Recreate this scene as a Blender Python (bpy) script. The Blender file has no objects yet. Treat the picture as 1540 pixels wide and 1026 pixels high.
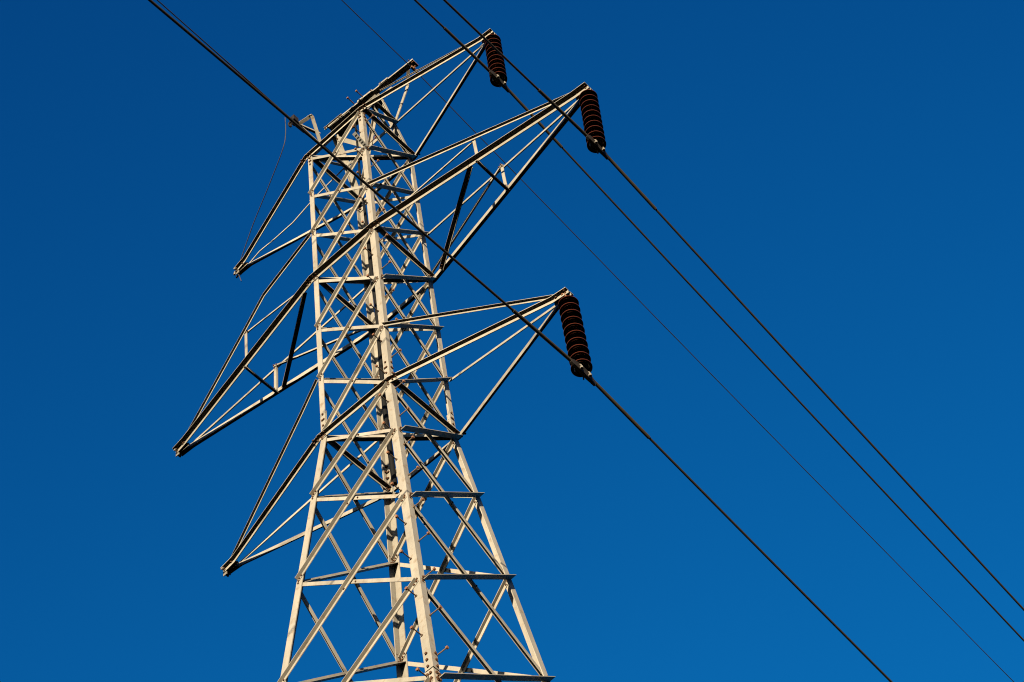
import bpy, math, random
from mathutils import Vector, Matrix
random.seed(7)

# ------------------------------------------------------------------ camera, world, sun, exposure
# survey of the place: camera, panel heights, arm tips, hang points and wires, in modelling units
G = {'DD': [[0.2954, 2.4319, 2.6952], [0.28, 2.4477, 2.7189], [0.4018, 2.7453, 2.9909]],
 'Fstep': [[-15.8, -17.11, -18.38, -19.65, -20.9, -22.16, -23.5], [-16.34, -17.7, -18.93, -20.18, -21.42, -22.8]],
 'H': [[4.8476, -0.0705, 0.2069], [7.0076, -0.0705, -6.2276], [5.1648, -0.0705, -13.1666]],
 'K': [[4.7543, -0.0705, -2.4867], [6.8359, -0.0705, -8.941], [5.0957, -0.0705, -16.1567]],
 'R': [[0.7396129404715043, 0.6644847436828011, -0.10692391547215752], [0.6057712335035729, -0.5880143906300475, 0.5359853440827775],
       [0.2932812829804431, -0.4611931285532948, -0.8374287953184851]],
 'S': 0.5744922599557911,
 'Z': [0.0, -2.1058, -4.1464, -6.3731, -8.6145, -10.766, -13.0677, -15.2031, -17.9613, -21.0162, -24.1451],
 'beam': [[-0.8825, -0.2, 2.906], [0.2172, -0.2, 2.7068], [2.3271, -0.2, 2.4586]],
 'boxL': [-1.15, -1.2933, 2.03],
 'black_tube': [[0.4399, -0.65, 1.1309], [0.4729, -0.65, -0.098], [0.4484, -0.65, -2.3124], [0.4788, -0.65, -3.9435], [0.5381, -0.65, -5.86], [0.526, -0.65, -7.5521],
           [0.576, -0.65, -8.9046], [0.508, -0.65, -13.1934], [0.5255, -0.65, -14.1808], [0.5585, -0.65, -15.6163], [0.5627, -0.65, -15.8967]],
 'cam': [16.9348, -21.0106, -51.3333],
 'clampL': [-1.15, -1.3495, 1.8701],
 'f': 3240.9406127794755,
 'hang': [[-1.15, -1.6395, 1.7024], [-1.155, -1.6372, 0.8372], [-1.3696, -1.5404, 0.2945], [-2.386, -1.0822, 0.1032], [-3.4792, -0.5893, 0.0273],
          [-4.3941, -0.1768, -0.3244], [-4.5912, -0.0705, -0.493], [-4.4643, -0.0705, -1.1733]],
 'ringL': [-1.15, -1.462, 1.5111],
 'rods': {'B': [-2.13564918909713, 1.9309808291505561], 'M': [-2.0515072963167214, 1.8996256555939866], 'T': [-2.09800892282135, 2.264365719435066]},
 'rx': 0.9197776409507148,
 'sign': [[1.04, -1.4586, -2.0121], [1.04, -1.0065, -2.1676]],
 'sl': 0.09517637079075433,
 'sly': 0.09072756559133703,
 'strapL': [[-0.95, -0.5113, 1.5176], [-1.1, -0.5983, 3.2299], [-1.15, -1.1686, 1.9228]],
 'strapR': [[1.6341, 0.35, 2.4938], [1.9556, 0.05, 2.6281]],
 'strutL': [[-1.15, -1.1133, 2.0408], [-1.0, -0.51, 2.1487]],
 'ta': 0.002400901021573065,
 'tay': 0.00495116529313551,
 'tieB0': [[-1.862, 0.3004, 0.7963], [-2.1926, 0.2561, 0.5641], [-2.7382, 0.183, 0.1639], [-3.3733, 0.0979, -0.0595], [-3.8712, 0.0312, -0.1762]],
 'tieL1': [[-2.9645, -0.6855, -4.4114], [-3.9745, -0.5219, -5.1146]],
 'tieL2': [[-1.6631, -0.8811, -11.2609]],
 'tipL': [[-4.6299, -0.0705, -0.4267], [-6.7608, -0.0705, -6.7526], [-5.0232, -0.0705, -13.0989]],
 'tipR': [[4.7495, -0.0705, 0.4847], [6.9183, -0.0705, -5.9907], [5.1282, -0.0705, -13.0424]],
 'w': {'B': [5.0957207158609386, [-0.00187, 0.0379, -16.08029], [0.00114, -0.19035, -16.03836]],
       'M': [6.835891789058008, [0.04266, -8.76496], [0.00063, -0.24813, -8.82407]],
       'S': [2.2, [-0.03955, 2.09255], [0.00059, -0.1657, 2.1832]],
       'SL': [-1.15, [0.01184, 1.95067]],
       'T': [4.7542608559331185, [0.02213, -2.33468], [0.00059, -0.22447, -2.37004]]},
 'wy': 0.9815795157284342,
 'zr': 2.39054889102571}
S = G['S']                     # metres per modelling unit (tower half width at the top cage = 1 unit)
ZC = G['cam'][2]               # camera height in modelling units; the eye is 1.6 m above the ground
def Wd(p):                     # modelling units -> metres
    return Vector((S*p[0], S*p[1], S*(p[2]-ZC)+1.6))

sc = bpy.context.scene
cam = bpy.data.cameras.new('camera'); co = bpy.data.objects.new('camera', cam)
sc.collection.objects.link(co); sc.camera = co
R = Matrix(G['R'])
co.matrix_world = Matrix.Translation(Wd(G['cam'])) @ R.transposed().to_4x4()
cam.sensor_width = 36.0; cam.lens = 36.0*G['f']/1540
cam.clip_start = 0.1; cam.clip_end = 6000

SUN_EL = math.radians(8.5)
SUN_AZ = math.atan2(-0.90, 0.42)        # direction towards the sun in plan
world = bpy.data.worlds.new('World'); sc.world = world; world.use_nodes = True
nt = world.node_tree; nt.nodes.clear()
sky = nt.nodes.new('ShaderNodeTexSky'); sky.sky_type = 'NISHITA'; sky.sun_disc = False
sky.sun_elevation = SUN_EL; sky.sun_rotation = math.pi/2 - SUN_AZ
sky.altitude = 300; sky.air_density = 1.0; sky.dust_density = 0.3; sky.ozone_density = 3.0
def vnode(op, a, b=None, val=None):
    n = nt.nodes.new('ShaderNodeVectorMath'); n.operation = op
    nt.links.new(a, n.inputs[0])
    if b is not None: nt.links.new(b, n.inputs[1])
    if val is not None: n.inputs[1].default_value = val
    return n
def mnode(op, a, b):
    n = nt.nodes.new('ShaderNodeMath'); n.operation = op
    for k, q in enumerate((a, b)):
        if isinstance(q, (int, float)): n.inputs[k].default_value = q
        else: nt.links.new(q, n.inputs[k])
    return n.outputs[0]
def smooth(a, lo, hi, v0, v1):
    n = nt.nodes.new('ShaderNodeMapRange'); n.interpolation_type = 'SMOOTHSTEP'; nt.links.new(a, n.inputs['Value'])
    n.inputs['From Min'].default_value = lo; n.inputs['From Max'].default_value = hi
    n.inputs['To Min'].default_value = v0; n.inputs['To Max'].default_value = v1
    return n.outputs[0]
tcw = nt.nodes.new('ShaderNodeTexCoord'); DIR = tcw.outputs['Generated']
# deep polarised blue overhead and away from the sun, brighter towards the far (north) sky
fg = mnode('EXPONENT', mnode('ADD', vnode('DOT_PRODUCT', DIR, val=(-0.484, 1.211, 0.564)).outputs['Value'], -0.678-0.478), 0)
fb = mnode('EXPONENT', mnode('ADD', vnode('DOT_PRODUCT', DIR, val=(-0.234, 0.709, 0.542)).outputs['Value'], -0.305), 0)
SKYK = 0.92
cmb = nt.nodes.new('ShaderNodeCombineColor')
nt.links.new(mnode('MULTIPLY', fg, 0.045*SKYK), cmb.inputs[0]); nt.links.new(mnode('MULTIPLY', fg, SKYK), cmb.inputs[1]); nt.links.new(mnode('MULTIPLY', fb, SKYK), cmb.inputs[2])
sxy = Vector((math.cos(SUN_AZ), math.sin(SUN_AZ), 0))
side = vnode('DOT_PRODUCT', DIR, val=tuple(sxy)).outputs['Value']
sep = nt.nodes.new('ShaderNodeSeparateXYZ'); nt.links.new(DIR, sep.inputs[0])
low = smooth(sep.outputs['Z'], 0.05, 0.66, 0.0, 1.0)
mxl = nt.nodes.new('ShaderNodeMix'); mxl.data_type = 'RGBA'; nt.links.new(low, mxl.inputs[0])
mxl.inputs[6].default_value = (0.08, 0.12, 0.17, 1); nt.links.new(cmb.outputs[0], mxl.inputs[7])
mxt = nt.nodes.new('ShaderNodeMix'); mxt.data_type = 'RGBA'
nt.links.new(smooth(side, 0.35, 0.9, 0.0, 1.0), mxt.inputs[0]); nt.links.new(mxl.outputs[2], mxt.inputs[6]); mxt.inputs[7].default_value = (0.8, 0.74, 0.68, 1)
fin = vnode('MULTIPLY', sky.outputs[0], mxt.outputs[2])
bg = nt.nodes.new('ShaderNodeBackground'); bg.inputs['Strength'].default_value = 0.1
out = nt.nodes.new('ShaderNodeOutputWorld')
nt.links.new(fin.outputs[0], bg.inputs[0]); nt.links.new(bg.outputs[0], out.inputs[0])

sl = bpy.data.lights.new('sun', 'SUN'); sl.energy = 4.8; sl.angle = math.radians(0.5); sl.color = (1.0, 0.84, 0.60)
so = bpy.data.objects.new('sun', sl); sc.collection.objects.link(so)
sd = Vector((math.cos(SUN_EL)*math.cos(SUN_AZ), math.cos(SUN_EL)*math.sin(SUN_AZ), math.sin(SUN_EL)))
so.rotation_euler = sd.to_track_quat('Z', 'Y').to_euler(); so.location = (0, 0, 60)

sc.view_settings.view_transform = 'Standard'; sc.view_settings.look = 'None'
sc.cycles.filter_width = 1.05
sc.cycles.glossy_bounces = 1
sc.cycles.diffuse_bounces = 0      # undersides keep the hard black shade of the photograph
sc.view_settings.exposure = 0.5; sc.view_settings.gamma = 1.0

# ------------------------------------------------------------------ materials
def mat(name, base, rough=0.55, metal=0.0, var=0.15, scale=6.0, spots=None, spot_amt=0.0, bump=0.0, rnd=0.0, streak=False):
    m = bpy.data.materials.new(name); m.use_nodes = True
    n = m.node_tree; b = n.nodes['Principled BSDF']
    b.inputs['Specular IOR Level'].default_value = 0.2; b.inputs['Roughness'].default_value = rough; b.inputs['Metallic'].default_value = metal
    tc = n.nodes.new('ShaderNodeTexCoord')
    src = tc.outputs['Object']
    if streak:
        mp = n.nodes.new('ShaderNodeMapping'); mp.inputs['Scale'].default_value = (1, 1, 0.25)
        n.links.new(src, mp.inputs[0]); src = mp.outputs[0]
    nz = n.nodes.new('ShaderNodeTexNoise'); nz.inputs['Scale'].default_value = scale; nz.inputs['Detail'].default_value = 6
    nz.inputs['Roughness'].default_value = 0.65
    n.links.new(src, nz.inputs['Vector'])
    rp = n.nodes.new('ShaderNodeValToRGB')
    lo = [c*(1-var) for c in base]; hi = [min(1, c*(1+var)) for c in base]
    rp.color_ramp.elements[0].position = 0.3; rp.color_ramp.elements[0].color = (*lo, 1)
    rp.color_ramp.elements[1].position = 0.7; rp.color_ramp.elements[1].color = (*hi, 1)
    n.links.new(nz.outputs['Fac'], rp.inputs[0]); col = rp.outputs[0]
    if spots:
        n2 = n.nodes.new('ShaderNodeTexNoise'); n2.inputs['Scale'].default_value = scale*2.3; n2.inputs['Detail'].default_value = 8
        n.links.new(tc.outputs['Object'], n2.inputs['Vector'])
        r2 = n.nodes.new('ShaderNodeValToRGB')
        r2.color_ramp.elements[0].position = 0.56; r2.color_ramp.elements[0].color = (0, 0, 0, 1)
        r2.color_ramp.elements[1].position = 0.74; r2.color_ramp.elements[1].color = (spot_amt,)*3+(1,)
        n.links.new(n2.outputs['Fac'], r2.inputs[0])
        mx = n.nodes.new('ShaderNodeMix'); mx.data_type = 'RGBA'
        n.links.new(r2.outputs[0], mx.inputs[0]); n.links.new(col, mx.inputs[6]); mx.inputs[7].default_value = (*spots, 1)
        col = mx.outputs[2]
    if rnd:
        oi = n.nodes.new('ShaderNodeObjectInfo'); mr = n.nodes.new('ShaderNodeMapRange')
        mr.inputs['To Min'].default_value = 1-rnd; mr.inputs['To Max'].default_value = 1+rnd*0.5
        n.links.new(oi.outputs['Random'], mr.inputs['Value'])
        hv = n.nodes.new('ShaderNodeHueSaturation'); n.links.new(col, hv.inputs['Color']); n.links.new(mr.outputs[0], hv.inputs['Value'])
        col = hv.outputs[0]
    n.links.new(col, b.inputs['Base Color'])
    if bump:
        bp = n.nodes.new('ShaderNodeBump'); bp.inputs['Strength'].default_value = bump; bp.inputs['Distance'].default_value = 0.004
        n.links.new(nz.outputs['Fac'], bp.inputs['Height']); n.links.new(bp.outputs[0], b.inputs['Normal'])
    return m
M_STEEL = mat('galvanised_steel', (0.49, 0.447, 0.37), 0.6, 0.0, 0.2, 5.0, (0.33, 0.22, 0.12), 0.6, 0.3, 0.15, True)
M_RUST = mat('rusty_bolt', (0.15, 0.075, 0.04), 0.8, 0, 0.35, 40)
M_RUSTY = mat('rusty_step_bolt', (0.34, 0.16, 0.085), 0.8, 0, 0.3, 40)
M_SHANK = mat('stained_bolt_shank', (0.24, 0.165, 0.115), 0.75, 0, 0.3, 40)
M_PORC = mat('brown_porcelain', (0.15, 0.038, 0.016), 0.22, 0, 0.2, 14)
M_PORC.node_tree.nodes['Principled BSDF'].inputs['Specular IOR Level'].default_value = 0.6
M_CAP = mat('forged_steel', (0.045, 0.037, 0.032), 0.6, 0.2, 0.25, 25)
M_ALU = mat('weathered_aluminium', (0.06, 0.052, 0.045), 0.6, 0.1, 0.15, 12)
M_ALU2 = mat('armor_rod_aluminium', (0.085, 0.07, 0.05), 0.6, 0.1, 0.15, 12)
M_CLAMP = mat('clamp_alloy', (0.34, 0.30, 0.25), 0.5, 0.2, 0.2, 20)
M_WIRE = mat('dark_strand', (0.06, 0.055, 0.06), 0.6, 0, 0.15, 20)
M_LEAD = mat('grey_lead_wire', (0.10, 0.085, 0.10), 0.5, 0, 0.15, 20)
M_BLACK = mat('plain_black', (0.012, 0.012, 0.012), 0.7, 0, 0.2, 10)
M_PLATE = mat('sign_enamel', (0.55, 0.55, 0.52), 0.5, 0, 0.12, 12)
M_GRASS = mat('dry_grass', (0.055, 0.050, 0.022), 0.95, 0, 0.4, 0.35, (0.03, 0.035, 0.012), 0.7)
M_CONC = mat('footing_concrete', (0.33, 0.31, 0.28), 0.9, 0, 0.2, 3)

# ------------------------------------------------------------------ mesh helpers (points in modelling units)
class MB:
    def __init__(s): s.v = []; s.f = []; s.m = []
    def add(s, vs, fs, mi=0):
        o = len(s.v); s.v += [tuple(v) for v in vs]; s.f += [tuple(i+o for i in f) for f in fs]; s.m += [mi]*len(fs)
    def sweep(s, secs, mi=0, cap=True, closed=True):
        n = len(secs[0]); vs = [p for sec in secs for p in sec]; fs = []
        for i in range(len(secs)-1):
            for j in range(n):
                a = i*n+j; b = i*n+(j+1) % n
                fs.append((a, b, b+n, a+n))
        if cap:
            fs.append(tuple(reversed(range(n)))); fs.append(tuple((len(secs)-1)*n+j for j in range(n)))
        s.add(vs, fs, mi)
    def box(s, c, u, v, w, mi=0):          # centre and three half-extent vectors
        c, u, v, w = map(Vector, (c, u, v, w)); vs = []
        for a in (-1, 1):
            for b in (-1, 1):
                for d in (-1, 1): vs.append(c+a*u+b*v+d*w)
        s.add(vs, [(0, 1, 3, 2), (4, 6, 7, 5), (0, 4, 5, 1), (2, 3, 7, 6), (0, 2, 6, 4), (1, 5, 7, 3)], mi)
    def tube(s, pts, r, n=8, mi=0, cap=True):
        pts = [Vector(p) for p in pts]; secs = []
        rs = r if isinstance(r, (list, tuple)) else [r]*len(pts)
        up = None
        for i, p in enumerate(pts):
            t = (pts[min(i+1, len(pts)-1)]-pts[max(i-1, 0)]).normalized()
            if up is None: up = t.orthogonal().normalized()
            a = (up-t*up.dot(t)).normalized(); up = a; b = t.cross(a)
            secs.append([p+rs[i]*(math.cos(2*math.pi*j/n)*a+math.sin(2*math.pi*j/n)*b) for j in range(n)])
        s.sweep(secs, mi, cap)
    def lathe(s, prof, c=(0, 0, 0), n=28, mi=0):   # closed profile [(r,z)] about a vertical axis
        c = Vector(c); secs = []
        for j in range(n):
            a = 2*math.pi*j/n
            secs.append([c+Vector((r*math.cos(a), r*math.sin(a), z)) for r, z in prof])
        k = len(prof); vs = [p for q in secs for p in q]; fs = []
        for j in range(n):
            for i in range(k-1):
                a = j*k+i; b = ((j+1) % n)*k+i
                fs.append((a, a+1, b+1, b))
        s.add(vs, fs, mi)
    def bolt(s, p, n, r=0.021, h=0.022, mi=1):
        p = Vector(p); n = Vector(n).normalized(); a = n.orthogonal().normalized(); b = n.cross(a)
        q = random.random()
        ring = lambda o: [p+n*o+r*(math.cos(q+j*math.pi/3)*a+math.sin(q+j*math.pi/3)*b) for j in range(6)]
        s.sweep([ring(-0.004), ring(h)], mi)
    def build(s, name, mats, parent=None, loc=None, smooth=False, local=False):
        me = bpy.data.meshes.new(name)
        if local: vs = [S*Vector(p) for p in s.v]
        else: vs = [Wd(p) for p in s.v]
        me.from_pydata([tuple(p) for p in vs], [], s.f); me.update()
        import bmesh
        bm = bmesh.new(); bm.from_mesh(me); bmesh.ops.recalc_face_normals(bm, faces=bm.faces); bm.to_mesh(me); bm.free()
        for m in mats: me.materials.append(m)
        me.polygons.foreach_set('material_index', s.m)
        if smooth:
            me.polygons.foreach_set('use_smooth', [True]*len(s.f)); me.set_sharp_from_angle(angle=math.radians(38))
        o = bpy.data.objects.new(name, me); sc.collection.objects.link(o)
        if parent: o.parent = parent
        if loc is not None: o.location = loc
        return o
def empty(name, loc=(0, 0, 0)):
    o = bpy.data.objects.new(name, None); sc.collection.objects.link(o); o.location = loc; o.empty_display_size = 0.3; return o
def tag(o, label=None, cat=None, group=None, kind=None):
    if label: o['label'] = label
    if cat: o['category'] = cat
    if group: o['group'] = group
    if kind: o['kind'] = kind
    return o
V = Vector
def lerp(a, b, t): return V(a)+(V(b)-V(a))*t
STEEL = [M_STEEL, M_RUST]

def lprof(h, u, v, a, b, t):           # L section: heel h, flange a along u, flange b along v
    return [h, h+u*a, h+u*a+v*t, h+u*t+v*t, h+u*t+v*b, h+v*b]
def lpath(mb, pts, u, v, a, b, t=0.016):      # angle swept along a polyline with fixed flange directions
    u, v = V(u), V(v)
    mb.sweep([lprof(V(p), u, v, a, b, t) for p in pts])
def langle(mb, p0, p1, n, s=1, out=1, a=0.09, b=0.09, o0=0.002, t=0.014, ext=0.05, bolts=(True, True), vis=None):
    """bracing angle: flange a lies in the face (outward normal n), flange b stands on its upper (s=1) or lower (s=-1) edge"""
    p0, p1, n = V(p0), V(p1), V(n)
    d = (p1-p0).normalized(); n = (n-d*n.dot(d)).normalized()
    q = n.cross(d).normalized()
    if q.z < 0: q = -q
    A, B = p0-d*ext, p1+d*ext
    secs = []
    bow = n*random.uniform(-0.006, 0.006)+q*random.uniform(-0.009, 0.009)
    for e, wb in ((A, 0), (lerp(A, B, 0.25), 0.75), (lerp(A, B, 0.5), 1), (lerp(A, B, 0.75), 0.75), (B, 0)):
        e = e+bow*wb
        h = e+q*(s*a/2)+n*(o0 if out > 0 else o0+t)
        secs.append(lprof(h, -s*q, out*n, a, b, t))
    mb.sweep(secs)
    for k, (e, sg) in enumerate(((p0, 1), (p1, -1))):
        if bolts[k]:
            for off in (-0.012, 0.062):
                c = e+d*(sg*off)-q*s*0.012
                mb.bolt(c+n*(o0+t), n); mb.bolt(c+n*o0, -n)

# ------------------------------------------------------------------ ground
g = MB(); N = 48; L = 2600/S; vs = []; fs = []
zg = ZC-1.6/S
for i in range(N+1):
    for j in range(N+1):
        x = ((2*i/N-1)); y = ((2*j/N-1))
        x, y = L*x*abs(x), L*y*abs(y)
        r = math.hypot(x, y)
        h = 0 if r < 60 else min(1, (r-60)/400)*(1.8*math.sin(x*0.011)+1.5*math.cos(y*0.013+1))
        vs.append((x, y, zg+h))
for i in range(N):
    for j in range(N):
        a = i*(N+1)+j; fs.append((a, a+N+1, a+N+2, a+1))
g.add(vs, fs)
gr = g.build('ground', [M_GRASS], smooth=True); tag(gr, kind='structure')

# ------------------------------------------------------------------ tower geometry
zg = ZC-1.6/S
Z = list(G['Z'])+[-27.6, -31.4, -35.6, -40.2, -45.5, zg+0.25]
ZL = Z[10]+0.27                 # lower splice of the legs
def hw(z):
    if z >= Z[6]: return 1.0-G['ta']*z, G['wy']-G['tay']*z
    k = Z[6]-z; return 1.0-G['ta']*Z[6]+G['sl']*k, G['wy']-G['tay']*Z[6]+G['sly']*k
SG = {'L': (-1, -1), 'F': (1, -1), 'R': (1, 1), 'B': (-1, 1)}
def at(s, z):
    w, v = hw(z); return V((SG[s][0]*w, SG[s][1]*v, z))
def nd(s, k): return at(s, Z[k])
ZR, RX = G['zr'], G['rx']
TOP = {'L': V((-RX, -0.06, ZR)), 'F': V((RX, -0.06, ZR)), 'R': V((RX, 0.06, ZR)), 'B': V((-RX, 0.06, ZR))}
MID = {s: lerp(nd(s, 0), TOP[s], 0.57) for s in 'LFRB'}
YT = G['tipR'][0][1]
tower = empty('lattice_tower', (0, 0, 0))
tag(tower, 'tall pale galvanised steel lattice pylon with six pointed crossarms against the blue sky', 'transmission tower')

def legw(z): return 0.145 if z > Z[6]-0.3 else 0.17 if z > ZL else 0.19
TL = 0.02
legs = {}
for s in 'LFRB':
    mb = MB(); ux = V((-SG[s][0], 0, 0)); uy = V((0, -SG[s][1], 0))
    zs = [(0.1, Z[3]), (Z[3], Z[6]+0.05), (Z[6]+0.05, ZL), (ZL, zg)]
    for i, (z0, z1) in enumerate(zs):
        w = (0.14, 0.145, 0.17, 0.19)[i]; wx = w
        if s == 'F': w, wx = (0.125, 0.13, 0.15, 0.165)[i], (0.15, 0.16, 0.18, 0.20)[i]
        zz = [z0-(0.004 if i else 0), z1]
        if i == 2: zz = [z0-0.004, Z[6], z1]
        mb.sweep([lprof(at(s, z)-ux*0.002*i-uy*0.002*i, ux, uy, wx, w, TL) for z in zz])
    # sloping top piece up to the ridge
    a, b = nd(s, 0)+V((0, 0, 0.104)), TOP[s]+V((0, 0, 0.12)); d = (b-a).normalized(); q = d.cross(ux).normalized()
    if q.y*SG[s][1] > 0: q = -q
    mb.sweep([lprof(p, ux, q, 0.17, 0.12, TL) for p in (a, b)])
    if s != 'F' or True:                      # bolts up the flanges at every panel point
        for k in range(0, 12):
            for dz in (-0.07, 0.0):
                h = at(s, Z[k]+dz)
                mb.bolt(h+ux*0.06-uy*0.002, -uy); mb.bolt(h+ux*0.06+uy*(TL-0.001), uy)
                mb.bolt(h+uy*0.06-ux*0.002, -ux); mb.bolt(h+uy*0.06+ux*(TL-0.001), ux)
    for z in (ZL-0.14, ZL-0.3):
        for off in (0.055, 0.125):
            h = at(s, z); mb.bolt(h+ux*off-uy*0.006, -uy, 0.03, 0.03); mb.bolt(h+uy*off-ux*0.006, -ux, 0.03, 0.03)
    lg = mb.build('leg', STEEL, tower); legs[s] = lg
    # splice covers
    for zt, zb, w in ((0.35, -0.55, 0.15), (Z[6]+0.95, Z[6]-0.12, 0.17), (ZL+0.55, ZL-0.75, 0.22)):
        sp = MB(); o = 0.0225; w *= 0.8
        inner = zt > Z[8]
        if inner: secs = [lprof(at(s, z)+ux*o+uy*o, ux, uy, w, w, 0.02) for z in (zt, zb)]
        else: secs = [lprof(at(s, z)-ux*0.022-uy*0.022, ux, uy, w*0.95 if s != 'F' else 0.185, w*0.95 if s != 'F' else 0.16, 0.016) for z in (zt, ZL-0.02)]
        sp.sweep(secs)
        nb = 5 if inner else 3
        for i in range(nb):
            z = zt+(zb-zt)*(0.1+0.8*i/(nb-1))
            if not inner: z = zt-0.1-(zt-ZL-0.16)*i/(nb-1)
            h = at(s, z)
            for off in ((0.06, 0.105) if i % 2 and inner else (0.08,)):
                if inner:
                    sp.bolt(h+ux*off+uy*(o+0.019), uy, 0.026, 0.03); sp.bolt(h+uy*off+ux*(o+0.019), ux, 0.026, 0.03)
                    sp.bolt(h+ux*off-uy*0.006, -uy, 0.026); sp.bolt(h+uy*off-ux*0.006, -ux, 0.026)
                else:
                    e = 0.022
                    sp.bolt(h+ux*off-uy*e, -uy, 0.028, 0.028); sp.bolt(h+uy*off-ux*e, -ux, 0.028, 0.028)
        sp.build('splice_plate', STEEL, lg)
# step bolts on the leg nearest the camera
def stepbolt(z, side):
    mb = MB(); h = at('F', z)
    n = V((1, 0, 0)) if side else V((0, -1, 0))
    p = h+(V((0, 0.12, 0)) if side else V((-0.13, 0, 0)))
    mb.tube([p-n*0.03, p+n*0.25], 0.0125, 8, 1)
    mb.tube([p+n*0.245, p+n*0.28], 0.034, 6, 0)
    mb.tube([p+n*0.004, p+n*0.025], 0.026, 6, 1)
    mb.build('step_bolt', [M_RUSTY, M_SHANK], legs['F'])
for i in range(-13, 10):
    zz, zz2 = -15.8-1.275*i, -16.42-1.275*i
    if -29 < zz < -0.3: stepbolt(zz, True)
    if -29 < zz2 < -0.1: stepbolt(zz2, False)

# ------------------------------------------------------------------ face bracing
FN = {'LF': V((0, -1, 0)), 'FR': V((1, 0, 0)), 'LB': V((-1, 0, 0)), 'BR': V((0, 1, 0))}
def fpt(s, face, k, dz=0.0):
    other = face.replace(s, '')
    z = Z[k]+dz; p = at(s, z); w = legw(z)
    d = (at(other, z)-p).normalized()
    return p+d*(0.5*w)
INO = -(TL+0.002)-0.014
low = MB()
for k in range(16):
    lowp = k >= 6
    for face in ('LF', 'FR', 'LB', 'BR'):
        n = FN[face]; a, b = face[0], face[1]
        # outward normal of the tapering lower faces
        n = (at(b, Z[k+1])-at(a, Z[k])).cross(at(b, Z[k])-at(a, Z[k+1])); n = n if n.dot(FN[face]) > 0 else -n
        bs = 0.08 if not lowp else (0.086 if face in ('LF', 'BR') else 0.095)
        up = lambda s, kk: fpt(s, face, kk, -0.10)
        dn = lambda s, kk: fpt(s, face, kk, 0.06)
        if face == 'LF':
            st = (dn('L', k+1), up('F', k), 1, 1, bs, bs, 0.003); fl = (up('L', k), dn('F', k+1), 1, -1, 0.092, 0.085, INO)
        elif face == 'BR':
            st = (dn('B', k+1), up('R', k), 1, -1, bs, bs, INO); fl = (up('B', k), dn('R', k+1), 1, 1, 0.092, 0.085, 0.003)
        elif face == 'FR':
            st = (up('F', k), dn('R', k+1), 1, -1, bs, bs*0.97, INO); fl = (dn('F', k+1), up('R', k), -1, 1, 0.092, 0.135 if not lowp else 0.15, 0.003)
        else:
            st = (up('L', k), dn('B', k+1), 1, 1, bs, bs*0.97, 0.003); fl = (dn('L', k+1), up('B', k), -1, -1, 0.092, 0.125, INO)
        for kind, (p0, p1, s_, o_, aa, bb, off) in (('st', st), ('fl', fl)):
            if k >= 11:
                langle(low, p0, p1, n, s_, o_, aa*1.1, bb*1.1, off, bolts=(False, False)); continue
            mb = MB(); langle(mb, p0, p1, n, s_, o_, aa, bb, off)
            # bolt where the two diagonals cross
            c = lerp(p0, p1, 0.5); nn = n.normalized()
            mb.bolt(c+nn*(off+0.014), nn); mb.bolt(c+nn*off, -nn)
            mb.build('diagonal_brace', STEEL, tower)
tag(low.build('lower_bracing', STEEL, tower), kind='stuff')
# horizontals on the two faces across the line, and plan diagonals, at the crossarm levels
for k in (0, 3, 6):
    mb = MB(); p, q = fpt('F', 'FR', k), fpt('R', 'FR', k); langle(mb, p, q, FN['FR'], 1, 1, 0.1, 0.1, 0.004+0.018); mb.build('horizontal_brace', STEEL, tower)
    mb = MB(); p, q = fpt('L', 'LB', k), fpt('B', 'LB', k); langle(mb, p, q, FN['LB'], 1, -1, 0.1, 0.1, INO-0.02); mb.build('horizontal_brace', STEEL, tower)
    mb = MB(); p, q = nd('L', k)+V((0.12, 0.12, -0.02)), nd('R', k)+V((-0.12, -0.12, -0.02))
    langle(mb, p, q, V((0, 0, -1)), 1, -1, 0.11, 0.09, 0.0, bolts=(False, False)); mb.build('plan_brace', STEEL, tower)
    
# sloping bracing between the top crossarm and the ridge
def topbrace(p, q, n, s=1, o=1, a=0.085, b=0.085, off=0.004):
    mb = MB(); langle(mb, p, q, n, s, o, a, b, off); return mb.build('ridge_brace', STEEL, tower)
inx = lambda s, d=0.09: V((-SG[s][0]*d, 0, 0))
topbrace(TOP['B']+inx('B'), nd('R', 0)+inx('R')+V((0, 0, 0.1)), (0, 1, 0.45), 1, 1, 0.13, 0.08)
topbrace(nd('B', 0)+inx('B')+V((0, 0, 0.1)), TOP['R']+inx('R'), (0, 1, 0.45), 1, -1, 0.1, 0.09, -0.04)
topbrace(MID['B'], MID['R'], (0, 1, 0.45), 1, 1, 0.09, 0.1, 0.006)
topbrace(MID['L'], MID['F'], (0, -1, 0.45), 1, 1, 0.08, 0.07, 0.006)
topbrace(nd('L', 0)+inx('L')+V((0, 0, 0.1)), TOP['F']+inx('F'), (0, -1, 0.45), 1, 1, 0.08, 0.08, 0.006)
topbrace(MID['F']+V((0.01, 0.03, 0)), MID['R']+V((0.01, -0.03, 0)), (1, 0, 0), -1, 1, 0.09, 0.1)
topbrace(nd('F', 0)+V((0.01, 0.1, 0.12)), MID['R']+V((0.01, -0.05, -0.05)), (1, 0, 0), -1, 1, 0.09, 0.12)
topbrace(MID['F']+V((-0.02, 0.05, -0.05)), nd('R', 0)+V((-0.02, -0.1, 0.12)), (1, 0, 0), 1, -1, 0.08, 0.08, -0.03)
topbrace(MID['L']+V((0.01, 0.03, 0)), MID['B']+V((0.01, -0.03, 0)), (-1, 0, 0), -1, -1, 0.09, 0.09)
topbrace(nd('L', 0)+V((0.02, 0.1, 0.1)), MID['B']+V((0.02, -0.05, 0)), (-1, 0, 0), -1, -1, 0.09, 0.09)

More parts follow.
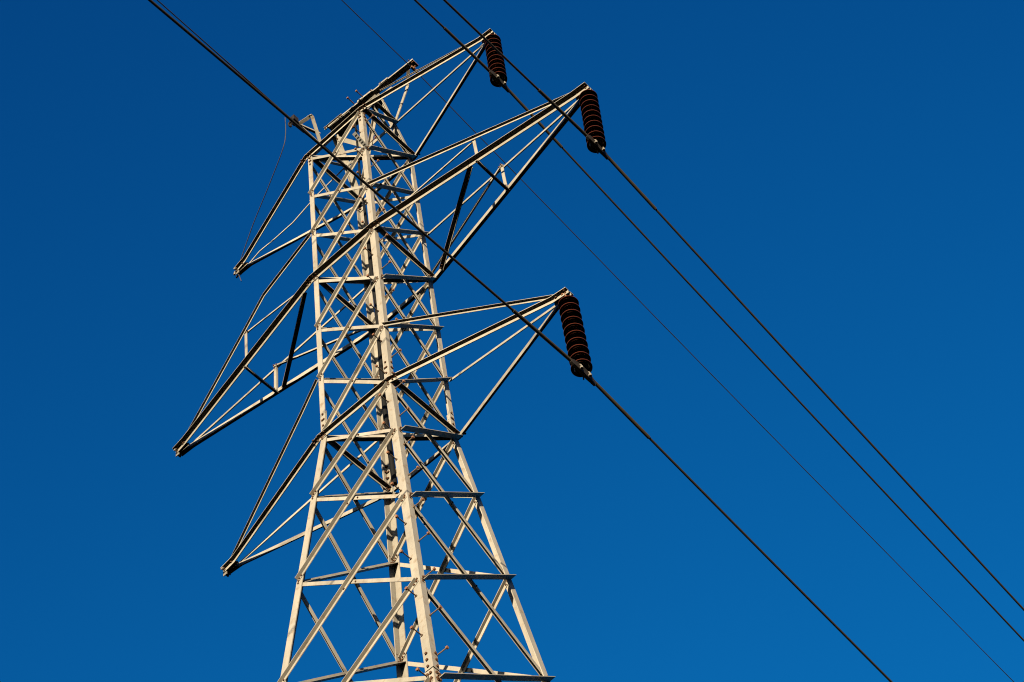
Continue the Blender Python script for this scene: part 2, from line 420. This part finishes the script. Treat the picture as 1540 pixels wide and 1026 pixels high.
# ------------------------------------------------------------------ crossarms
TIEROOT = (1.06, -0.15, 2.30)
TIPR = [V(p) for p in G['tipR']]
TIPL = [V(p) for p in G['tipL']]
HANG = [V(p) for p in G['H']]
for i in range(3):
    TIPR[i] = V((HANG[i].x+0.09, YT, TIPR[i].z-0.22)); TIPL[i] = TIPL[i]+V((0, 0, -0.09)); HANG[i].z -= 0.06
def chordline(i, sy):
    """polyline of one bottom chord: left tip, bent at both legs, right tip"""
    k = 3*i; w, v = hw(Z[k]); o = 0.006
    tl, tr = TIPL[i], TIPR[i]; y = sy*(v+o)
    ye = sy*0.032
    l1 = lerp(tl, V((-w, 0, Z[k])), 0.40/(abs(tl.x)-w)); r1 = lerp(tr, V((w, 0, Z[k])), 0.40/(abs(tr.x)-w))
    return [V((tl.x, ye+YT, tl.z)), V((l1.x, sy*0.07+YT, l1.z)), V((-w-0.02, y, Z[k])), V((w+0.02, y, Z[k])), V((r1.x, sy*0.07+YT, r1.z)), V((tr.x, ye+YT, tr.z))]
def chord_at(i, sy, x):
    P = chordline(i, sy)
    for a, b in zip(P, P[1:]):
        if a.x <= x <= b.x: return lerp(a, b, (x-a.x)/(b.x-a.x))
for i in range(3):
    k = 3*i
    arm = empty('crossarm'); arm.parent = tower
    tag(arm, ('topmost crossarm of the pylon', 'longest, middle crossarm of the pylon', 'lowest crossarm of the pylon')[i])
    bh = (0.105, 0.14, 0.105)[i]; bv = (0.105, 0.14, 0.12)[i]
    for sy in (-1, 1):
        mb = MB(); P = chordline(i, sy)
        lpath(mb, [p+V((0, 0, bv*0.5)) for p in P], (0, sy, 0), (0, 0, -1), bh, bv, 0.018)
        for j in (2, 3):
            for dx in (-0.16, -0.06, 0.06, 0.16):
                mb.bolt(P[j]+V((dx, sy*0.018, -0.02)), (0, sy, 0)); mb.bolt(P[j]+V((dx, sy*0.075, bv*0.5-0.018)), (0, 0, -1))
        for j, sg in ((0, 1), (-1, -1)):
            for dx in (0.07, 0.3):
                mb.bolt(P[j]+V((sg*dx, sy*0.018, 0.0)), (0, sy, 0), 0.024); mb.bolt(P[j]+V((sg*dx, sy*0.065, bv*0.5-0.018)), (0, 0, -1), 0.024)
        mb.build('chord', STEEL, arm)
    # plates joining the two chords at each tip
    for tip, sg in ((TIPL[i], 1), (TIPR[i], -1)):
        mb = MB()
        mb.box(tip+V((sg*0.2, 0, bv*0.5-0.035)), (0.2, 0, 0), (0, 0.05, 0), (0, 0, 0.009))
        mb.box(tip+V((sg*0.22, 0, 0.0)), (0.2, 0, 0), (0, 0.008, 0), (0, 0, bv*0.45))
        mb.build('tip_plate', STEEL, arm)
    # unused hanger plate at the empty left tip
    tp = TIPL[i]; mb = MB()
    mb.box(tp+V((0.05, -0.03, -0.06)), (0.055, 0, 0), (0, 0.010, 0), (0, 0, 0.09)); mb.box(tp+V((0.02, 0.04, -0.02)), (0.02, 0, 0), (0, 0.06, 0), (0, 0, 0.05))
    mb.tube([tp+V((0.06, -0.13, -0.02)), tp+V((0.06, 0.12, -0.02))], 0.017, 6); mb.tube([tp+V((0.06, -0.15, -0.02)), tp+V((0.06, -0.12, -0.02))], 0.035, 6)
    if i == 0:
        mb.tube([tp+V((-0.02, -0.05, 0.0)), tp+V((-0.04, -0.06, -0.14))], 0.03, 6); mb.box(tp+V((-0.03, 0.05, -0.09)), (0.05, 0, 0.02), (0, 0.02, 0), (0, 0, 0.03))
    mb.build('hanger_plate', [M_CLAMP], arm)
    # upper ties
    for tip, side in ((TIPL[i], 'left'), (TIPR[i], 'right')):
        sx = -1 if side == 'left' else 1
        for sy in (-1, 1):
            s = {(-1, -1): 'L', (1, -1): 'F', (1, 1): 'R', (-1, 1): 'B'}[(sx, sy)]
            b = 0.075; bn = 0.085
            if i == 0:
                if s == 'L': continue
                root = V(TIEROOT) if s == 'F' else MID[s]
            else: root = nd(s, k-1)+V((0, sy*0.03, -0.05))
            end = tip+V((-sx*0.3, sy*0.075, 0.07))
            pts = [root, end]
            if s == 'L' and i == 1: pts = [root]+[V(p)+V((0, -0.03, 0)) for p in G['tieL1']]+[end]
            if s == 'L' and i == 2: pts = [root]+[V(p)+V((0, -0.03, 0)) for p in G['tieL2']]+[end]
            if s == 'B' and i == 0:
                pts = [root]+[V(p) for p in G['tieB0']]+[end]
                b = 0.045
            mb = MB(); fl_ = (0, sy, 0) if s != 'L' else (0, -0.95, -0.32)
            if s == 'F' and i == 0: b, bn = 0.035, 0.055
            lpath(mb, [p+V((0, 0, 0.03)) for p in pts], fl_, (0, 0, -1), b if sy < 0 else b*0.75, bn if sy < 0 and b > 0.05 else b, 0.012)
            for p, dx in ((pts[0], sx*0.05), (pts[-1], -sx*0.05)):
                mb.bolt(p+V((dx, sy*0.012, -0.01)), (0, sy, 0))
            mb.build('tie', STEEL, arm)
            if i == 1:      # hanger and sub-strut of the long middle arm
                t = 0.487; w = hw(Z[k])[0]
                xh = sx*(w+(abs(tip.x)-w)*t)
                cb = chord_at(i, sy, xh)
                kn = None
                for a_, b_ in zip(pts, pts[1:]):
                    lo_, hi_ = sorted((a_.x, b_.x))
                    if lo_ <= xh <= hi_: kn = lerp(a_, b_, (xh-a_.x)/(b_.x-a_.x))
                h = MB(); yo = sy*0.03
                langle(h, cb+V((0, -yo, 0)), kn+V((0, -yo, 0)), (0, -1, 0), 1, -1, 0.085, 0.06, 0.0, ext=0.03); h.build('hanger', STEEL, arm)
                d = MB(); langle(d, nd(s, k)+V((0, -yo*2, 0.12)), kn+V((0, -yo*2, 0)), (0, -1, 0), 1 if sy < 0 else -1, -1, 0.055, 0.045, 0.0, ext=0.03); d.build('arm_strut', STEEL, arm)
        if i == 1:
            n_, f_ = chord_at(i, -1, xh), chord_at(i, 1, xh)
            d = MB(); langle(d, n_+V((0, 0.03, -0.05)), f_+V((0, -0.03, -0.05)), (0, 0, -1), 1, 1, 0.08, 0.06, 0.0, ext=0.08); d.build('arm_strut', STEEL, arm)
            if sx > 0: p, q = chord_at(i, -1, xh-0.25), chord_at(i, 1, 1.42)
            else: p, q = chord_at(i, -1, -1.42), chord_at(i, 1, xh+0.25)
            d = MB(); langle(d, p+V((0, 0.03, -0.05)), q+V((0, -0.03, -0.05)), (0, 0, -1), 1, 1, 0.11, 0.08, -0.03, ext=0.05); d.build('arm_strut', STEEL, arm)

# ------------------------------------------------------------------ shield wire beam on the ridge
beam = MB()
BP = G['beam']
def bz(x): return BP[0][2]-0.11+(BP[2][2]-BP[0][2])*(x-BP[0][0])/(BP[2][0]-BP[0][0])
P0, P1 = V((BP[0][0], -0.2, bz(BP[0][0]))), V((BP[2][0], -0.2, bz(BP[2][0])))
lpath(beam, [P0, P1], (0, 1, 0), (0, 0, 1), 0.17, 0.065, 0.02)
lpath(beam, [P0+V((0.35, 0.215, 0)), P1+V((-1.0, 0.215, 0))], (0, 1, 0), (0, 0, 1), 0.12, 0.10, 0.02)
beam.box(V((0.55, -0.212, bz(0.55)+0.05)), (0.28, 0, 0.28*-0.16), (0, 0.011, 0), (0, 0, 0.045))
beam.box(V((1.25, -0.212, bz(1.25)+0.05)), (0.16, 0, 0.16*-0.16), (0, 0.011, 0), (0, 0, 0.04))
for x in (0.35, 0.8, 1.15, 2.22):
    beam.bolt(V((x, -0.224, bz(x)+0.05)), (0, -1, 0)); beam.bolt(V((x, -0.1, bz(x)-0.002)), (0, 0, -1))
beam.box(V((-0.5, 0.06, bz(-0.5)-0.012)), (0.4, 0, 0.4*-0.16), (0, 0.24, 0), (0, 0, 0.008))
bm = beam.build('shield_wire_beam', STEEL, tower)
for sx in (-1, 1):       # short posts from the ridge up to the beam
    mb = MB(); x = sx*RX*0.94
    mb.box(V((x, -0.03, (ZR+bz(x))/2)), (0.06, 0, 0), (0, 0.012, 0), (0, 0, (bz(x)-ZR)/2+0.06)); mb.build('post', STEEL, bm)
for x in (0.15, 0.48):
    mb = MB(); p = V((x, -0.22, bz(x)+0.07)); mb.tube([p, p+V((0, -0.24, 0))], 0.015, 8); mb.tube([p+V((0, -0.24, 0)), p+V((0, -0.275, 0))], 0.034, 6)
    mb.build('step_bolt', [M_RUSTY], bm)
# bent straps: one under the right end, one on the left end
def strap(pts, w, t, u, par):
    mb = MB(); u = V(u); secs = []
    for j, p in enumerate(pts):
        p = V(p); d = (V(pts[min(j+1, len(pts)-1)])-V(pts[max(j-1, 0)])).normalized()
        a = (u-d*u.dot(d)).normalized(); n = d.cross(a)
        secs.append([p+a*w+n*t, p-a*w+n*t, p-a*w-n*t, p+a*w-n*t])
    mb.sweep(secs); return mb.build('bent_strap', STEEL, par)
SBL = [-0.72, -1.02842241, 2.08021703]
RM = MID['R']; SR = [V(p) for p in G['strapR']]
strap([RM, lerp(RM, SR[0], 0.85), SR[0], lerp(SR[0], SR[1], 0.3), SR[1]], 0.045, 0.012, (1, 0, 0.2), bm)
SA, SB, SC = [V(p) for p in G['strapL']]; SB = V(SBL)
strap([SA+V((0.02, 0.02, -0.15)), lerp(SA, SB, 0.88), lerp(SA, SB, 0.97), SB, lerp(SB, SC, 0.2)+V((0, 0, 0.02)), lerp(SB, SC, 0.35), SC], 0.05, 0.014, (0.3, 1, 0.0), bm)
CLP = V(G['clampL']); q0, q1 = [V(p) for p in G['strutL']]
mb = MB(); langle(mb, q0, q1, (0, 0, -1), 1, 1, 0.09, 0.06, 0.0); mb.build('end_bracket', STEEL, bm)
mb = MB(); langle(mb, q0+V((0, 0, -0.06)), MID['B']+V((0.0, -0.06, 0)), (0.7, 0, -0.7), 1, 1, 0.06, 0.05, 0.0); mb.build('end_bracket', STEEL, bm)
x0 = BP[0][0]
mb = MB(); langle(mb, (x0, -0.28, bz(x0)-0.22), (x0+0.55, -0.25, bz(x0)-0.2), (0, -1, 0), 1, 1, 0.08, 0.05, 0.0); mb.build('end_bracket', STEEL, bm)
# small number plate
sg = MB(); A, B = V(G['sign'][0]), V(G['sign'][1]); u = (B-A)*0.5; fc = V((0.293, -0.461, -0.837)); fc = (fc-u*fc.dot(u)/u.length_squared).normalized(); w = u.cross(fc).normalized()*0.055; cz = fc
cpl = (A+B)*0.5; sg.box(cpl, u, w, cz*0.006)
for j in range(5):
    sg.box(cpl+u*(-0.66+0.33*j)+cz*0.008, u*0.045, w*0.62, cz*0.003, 1)
sg.bolt(cpl+u*0.9+cz*0.006, cz, 0.018, 0.02, 2); sg.box(cpl+u*1.15-cz*0.012, u*0.3, w*0.25, cz*0.006, 2)
tag(sg.build('sign_plate', [M_PLATE, M_CAP, M_RUST]), 'small pale number plate with dark strokes bolted near the top of the front leg', 'sign')
# plain black tube standing in for a dark strip beside the front leg
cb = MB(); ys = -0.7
cp = [(p[0]-(0.03 if p[2] < -5 else 0), p[1], p[2]) for p in G['black_tube']]
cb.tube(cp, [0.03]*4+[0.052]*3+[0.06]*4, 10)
tag(cb.build('black_tube', [M_BLACK], smooth=True), 'narrow black tube running down inside the lattice beside the front leg', 'black_tube')
# footings
for s in 'LFRB':
    mb = MB(); p = at(s, zg); mb.box(p+V((0, 0, 0.1)), (0.8, 0, 0), (0, 0.8, 0), (0, 0, 0.5)); mb.build('footing', [M_CONC], legs[s])

# ------------------------------------------------------------------ insulators (local coordinates, origin at the arm tip)
WZ = [(G['w'][k][1][-1]+G['w'][k][2][-1])/2 for k in 'TMB']; WZ[2] -= 0.025      # height of each conductor at its clamp
ND = 10; RS = 0.221/0.238
DISC = []
def make_insulator(i, label):
    loc, foot = HANG[i], V(G['K'][i]); foot.z = WZ[i]
    root = empty('insulator_string', Wd(loc)); tag(root, label, 'insulator', 'insulator strings carrying the conductors')
    ax = loc-foot; root.rotation_euler = (0, math.atan2(ax.x, ax.z), 0)
    D0 = G['DD'][i][0]-0.085; PITCH = (G['DD'][i][1]-G['DD'][i][0])/9
    sh = MB()
    ring = [V((0.0, 0.05*math.cos(a), -0.06+0.1*math.sin(a))) for a in [math.pi*2*j/14 for j in range(15)]]
    sh.tube(ring, 0.018, 8)
    sh.box((0, 0, -0.17), (0.016, 0, 0), (0, 0.05, 0), (0, 0, 0.07)); sh.tube([(0, 0, -0.12), (0, 0, -D0+0.02)], 0.03, 8)
    sh.bolt((0.016, 0, -0.15), (1, 0, 0), 0.03, 0.03, 0); sh.bolt((-0.05, -0.03, -0.02), (-0.5, -1, 0), 0.035, 0.05, 0)
    sh.build('shackle', [M_RUSTY], root, local=True)
    prof = [(0.0, 0.10), (0.085, 0.10), (0.095, 0.07), (0.095, 0.0), (0.12, -0.012), (0.17, -0.03), (0.21, -0.06), (0.234, -0.092), (0.238, -0.099), (0.237, -0.108), (0.230, -0.112),
            (0.215, -0.10), (0.195, -0.085), (0.185, -0.12), (0.175, -0.085), (0.145, -0.08), (0.137, -0.125), (0.127, -0.08), (0.10, -0.078), (0.09, -0.12), (0.08, -0.08), (0.04, -0.08), (0.035, -0.19), (0.0, -0.19)]
    for j in range(ND):
        if not DISC:
            pr = [(r_*RS, z_*RS) for r_, z_ in prof]
            d = MB(); d.lathe(pr[3:], n=40, mi=0); d.lathe(pr[:4], n=24, mi=1)
            o = d.build('insulator_disc', [M_PORC, M_CAP], root, local=True, smooth=True); DISC.append(o)
        else:
            o = DISC[0].copy(); sc.collection.objects.link(o); o.parent = root
        o.location = (0, 0, -S*(D0+PITCH*j))
    zb = -(D0+PITCH*(ND-1)); zc = -ax.length
    cl = MB()
    cl.tube([(0, 0, zb-0.17), (0, 0, zc+0.12)], 0.028, 8)
    cl.box((0, 0, zc+0.09), (0.06, 0, 0), (0, 0.05, 0), (0, 0, 0.06))
    secs = []
    for y, hw_, top, bot in ((-0.36, 0.04, 0.02, -0.05), (-0.28, 0.055, 0.05, -0.075), (-0.1, 0.065, 0.07, -0.10), (0.1, 0.065, 0.05, -0.11), (0.26, 0.05, 0.0, -0.13), (0.36, 0.04, -0.05, -0.155)):
        secs.append([V((-hw_, y, zc+top)), V((hw_, y, zc+top)), V((hw_*0.6, y, zc+bot)), V((-hw_*0.6, y, zc+bot))])
    cl.sweep(secs)
    cl.build('suspension_clamp', [M_CAP], root, local=True)
    for y in (-0.13, 0.13):
        n = MB()
        ub = [V((0.085*math.sin(a), y, zc-0.03-0.05*abs(math.cos(a))*0 + 0.085*math.cos(a))) for a in [math.pi*(-0.5+j/8) for j in range(9)]]
        n.tube([V((-0.085, y, zc-0.08))]+ub+[V((0.085, y, zc-0.13))], 0.016, 6)
        for sx in (1,):
            n.tube([(sx*0.085, y, zc-0.075), (sx*0.085, y, zc-0.13)], 0.036, 6)
        n.build('u_bolt', [M_CLAMP], root, local=True)
    return root
LB = ['brown disc insulator string at the right tip of the topmost crossarm',
      'brown disc insulator string at the right tip of the long middle crossarm',
      'brown disc insulator string at the right tip of the lowest crossarm']
for i in range(3): make_insulator(i, LB[i])

# ------------------------------------------------------------------ wires
def wire_pts(x, y0, z0, am, bm_, ap, bp, ymin, ymax):
    pts = []
    ys = []
    y = ymin
    while y < -4: ys.append(y); y += max(1.0, -y*0.06)
    ys += [-4, -3, -2.2, -1.5, -1, -0.6, -0.35, 0, 0.35, 0.6, 1, 1.5, 2.2, 3, 4]
    y = 5.0
    while y < ymax: ys.append(y); y += max(1.0, y*0.06)
    for y in ys:
        e = 0.35; t = y-y0
        if t < -e: z = z0+am*(t+e)+bm_*t*t+am*-0.0-0.5*(am+ap)*e*0.5
        elif t > e: z = z0+ap*(t-e)+bp*t*t+0.5*(am+ap)*e*0.5
        else: z = z0+0.25*(am+ap)*t
        pts.append(V((x, y, z)))
    return pts
def wire_z(pts, y):
    for a, b in zip(pts, pts[1:]):
        if a.y <= y <= b.y: return lerp(a, b, (y-a.y)/(b.y-a.y))
LBW = {'T': 'bare conductor hung from the topmost crossarm, second from the right edge at the bottom',
       'M': 'bare conductor hung from the long middle crossarm, nearest the right edge',
       'B': 'bare conductor hung from the lowest crossarm, crossing in front of the pylon'}
for i, k in enumerate('TMB'):
    x = G['w'][k][0]; b2, ap, _ = G['w'][k][2]
    pts = wire_pts(x, YT, WZ[i], G['w'][k][1][-2], 0.0003 if k != 'B' else -0.00187, ap, b2, -60 if k != 'B' else -24, 170)
    mb = MB(); mb.tube(pts, 0.0255 if k != 'B' else 0.026, 10)
    w = mb.build('conductor', [M_ALU], smooth=True); tag(w, LBW[k], 'power line', 'conductors strung on the right side of the pylon')
    r0, r1 = G['rods'][k]
    rp = [wire_z(pts, r0)]+[p for p in pts if r0 < p.y < r1]+[wire_z(pts, r1)]
    mb = MB(); mb.tube(rp, 0.038, 12); mb.build('armor_rod', [M_ALU2], w, smooth=True)
# shield wire over the right end of the beam
X, Y0 = 2.2, -0.05; zs = (G['w']['S'][1][-1]+G['w']['S'][2][-1])/2
pts = wire_pts(X, 0.0, zs, G['w']['S'][1][0], 0.0004, G['w']['S'][2][1], G['w']['S'][2][0], -60, 170)
mb = MB(); mb.tube(pts, 0.0125, 8)
tag(mb.build('shield_wire', [M_WIRE], smooth=True), 'thin dark shield wire passing under the right end of the ridge beam', 'wire')
mb = MB(); zb_ = bz(X)
mb.box((X, -0.02, (zs+zb_)/2+0.02), (0.012, 0, 0), (0, 0.05, 0), (0, 0, (zb_-zs)/2)); mb.tube([(X-0.05, -0.02, zb_-0.05), (X+0.07, -0.02, zb_-0.05)], 0.03, 8)
mb.box((X, 0.0, zs+0.02), (0.03, 0, 0), (0, 0.14, -0.015), (0, 0, 0.04)); mb.bolt((X+0.03, -0.05, zs+0.03), (1, 0, 0), 0.03, 0.03, 0); mb.bolt((X+0.03, 0.05, zs+0.03), (1, 0, 0), 0.03, 0.03, 0)
mb.box((X+0.09, -0.06, zb_-0.03), (0.04, 0, 0), (0, 0.10, 0), (0, 0, 0.012))
tag(mb.build('wire_clamp', [M_RUSTY]), 'rusty clamp holding the thin shield wire under the right beam end', 'clamp')
# shield wire dead-ended on the left bracket
SLC = G['w']['SL'][1]; XS = G['w']['SL'][0]
mb = MB(); ys = [-60, -40, -25, -15, -10, -7, -5, -3, -1.68, -1.35]
mb.tube([V((XS, y, SLC[1]+SLC[0]*y-0.045*(y if y > -4 else -4)/4)) for y in ys], [0.016]*7+[0.02]*3, 8)
tag(mb.build('shield_wire', [M_WIRE], smooth=True), 'dark shield wire ending at the bracket left of the pylon top', 'wire')
mb = MB(); bx, rg = V(G['boxL']), V(G['ringL'])
mb.box(bx, (0.09, 0.0, 0), (0, 0.09, 0), (0, 0, 0.12))
mb.tube([CLP+V((0, -0.1, 0.03)), CLP+V((0, 0.25, 0.06))], 0.05, 8)
mb.tube([rg+V((0, 0.05*math.cos(a), 0.09*math.sin(a))) for a in [2*math.pi*j/14 for j in range(15)]], 0.022, 8)
mb.tube([rg+V((0, 0.03, 0.08)), CLP+V((0, 0.05, 0.0))], 0.03, 8)
mb.box(CLP+V((0, 0.18, -0.02)), (0.025, 0, 0), (0, 0.26, 0.03), (0, 0, 0.06))
mb.box(CLP+V((0, 0.5, 0.06)), (0.03, 0, 0), (0, 0.16, 0.03), (0, 0, 0.05))
tag(mb.build('wire_clamp', [M_CAP]), 'dark dead-end clamp on the bracket left of the pylon top', 'clamp')
hg = [V(p) for p in G['hang']]
def crom(P, n=6):
    o = []
    for i in range(len(P)-1):
        a, b, c_, d_ = P[max(i-1, 0)], P[i], P[i+1], P[min(i+2, len(P)-1)]
        for j in range(n):
            t = j/n; o.append(0.5*((2*b)+(c_-a)*t+(2*a-5*b+4*c_-d_)*t*t+(3*b-a-3*c_+d_)*t**3))
    return o+[P[-1]]
mb = MB(); mb.tube(crom(hg), 0.012, 8)
tag(mb.build('loose_wire', [M_LEAD], smooth=True), 'slack grey wire drooping from the left clamp to the empty upper left arm tip', 'wire')
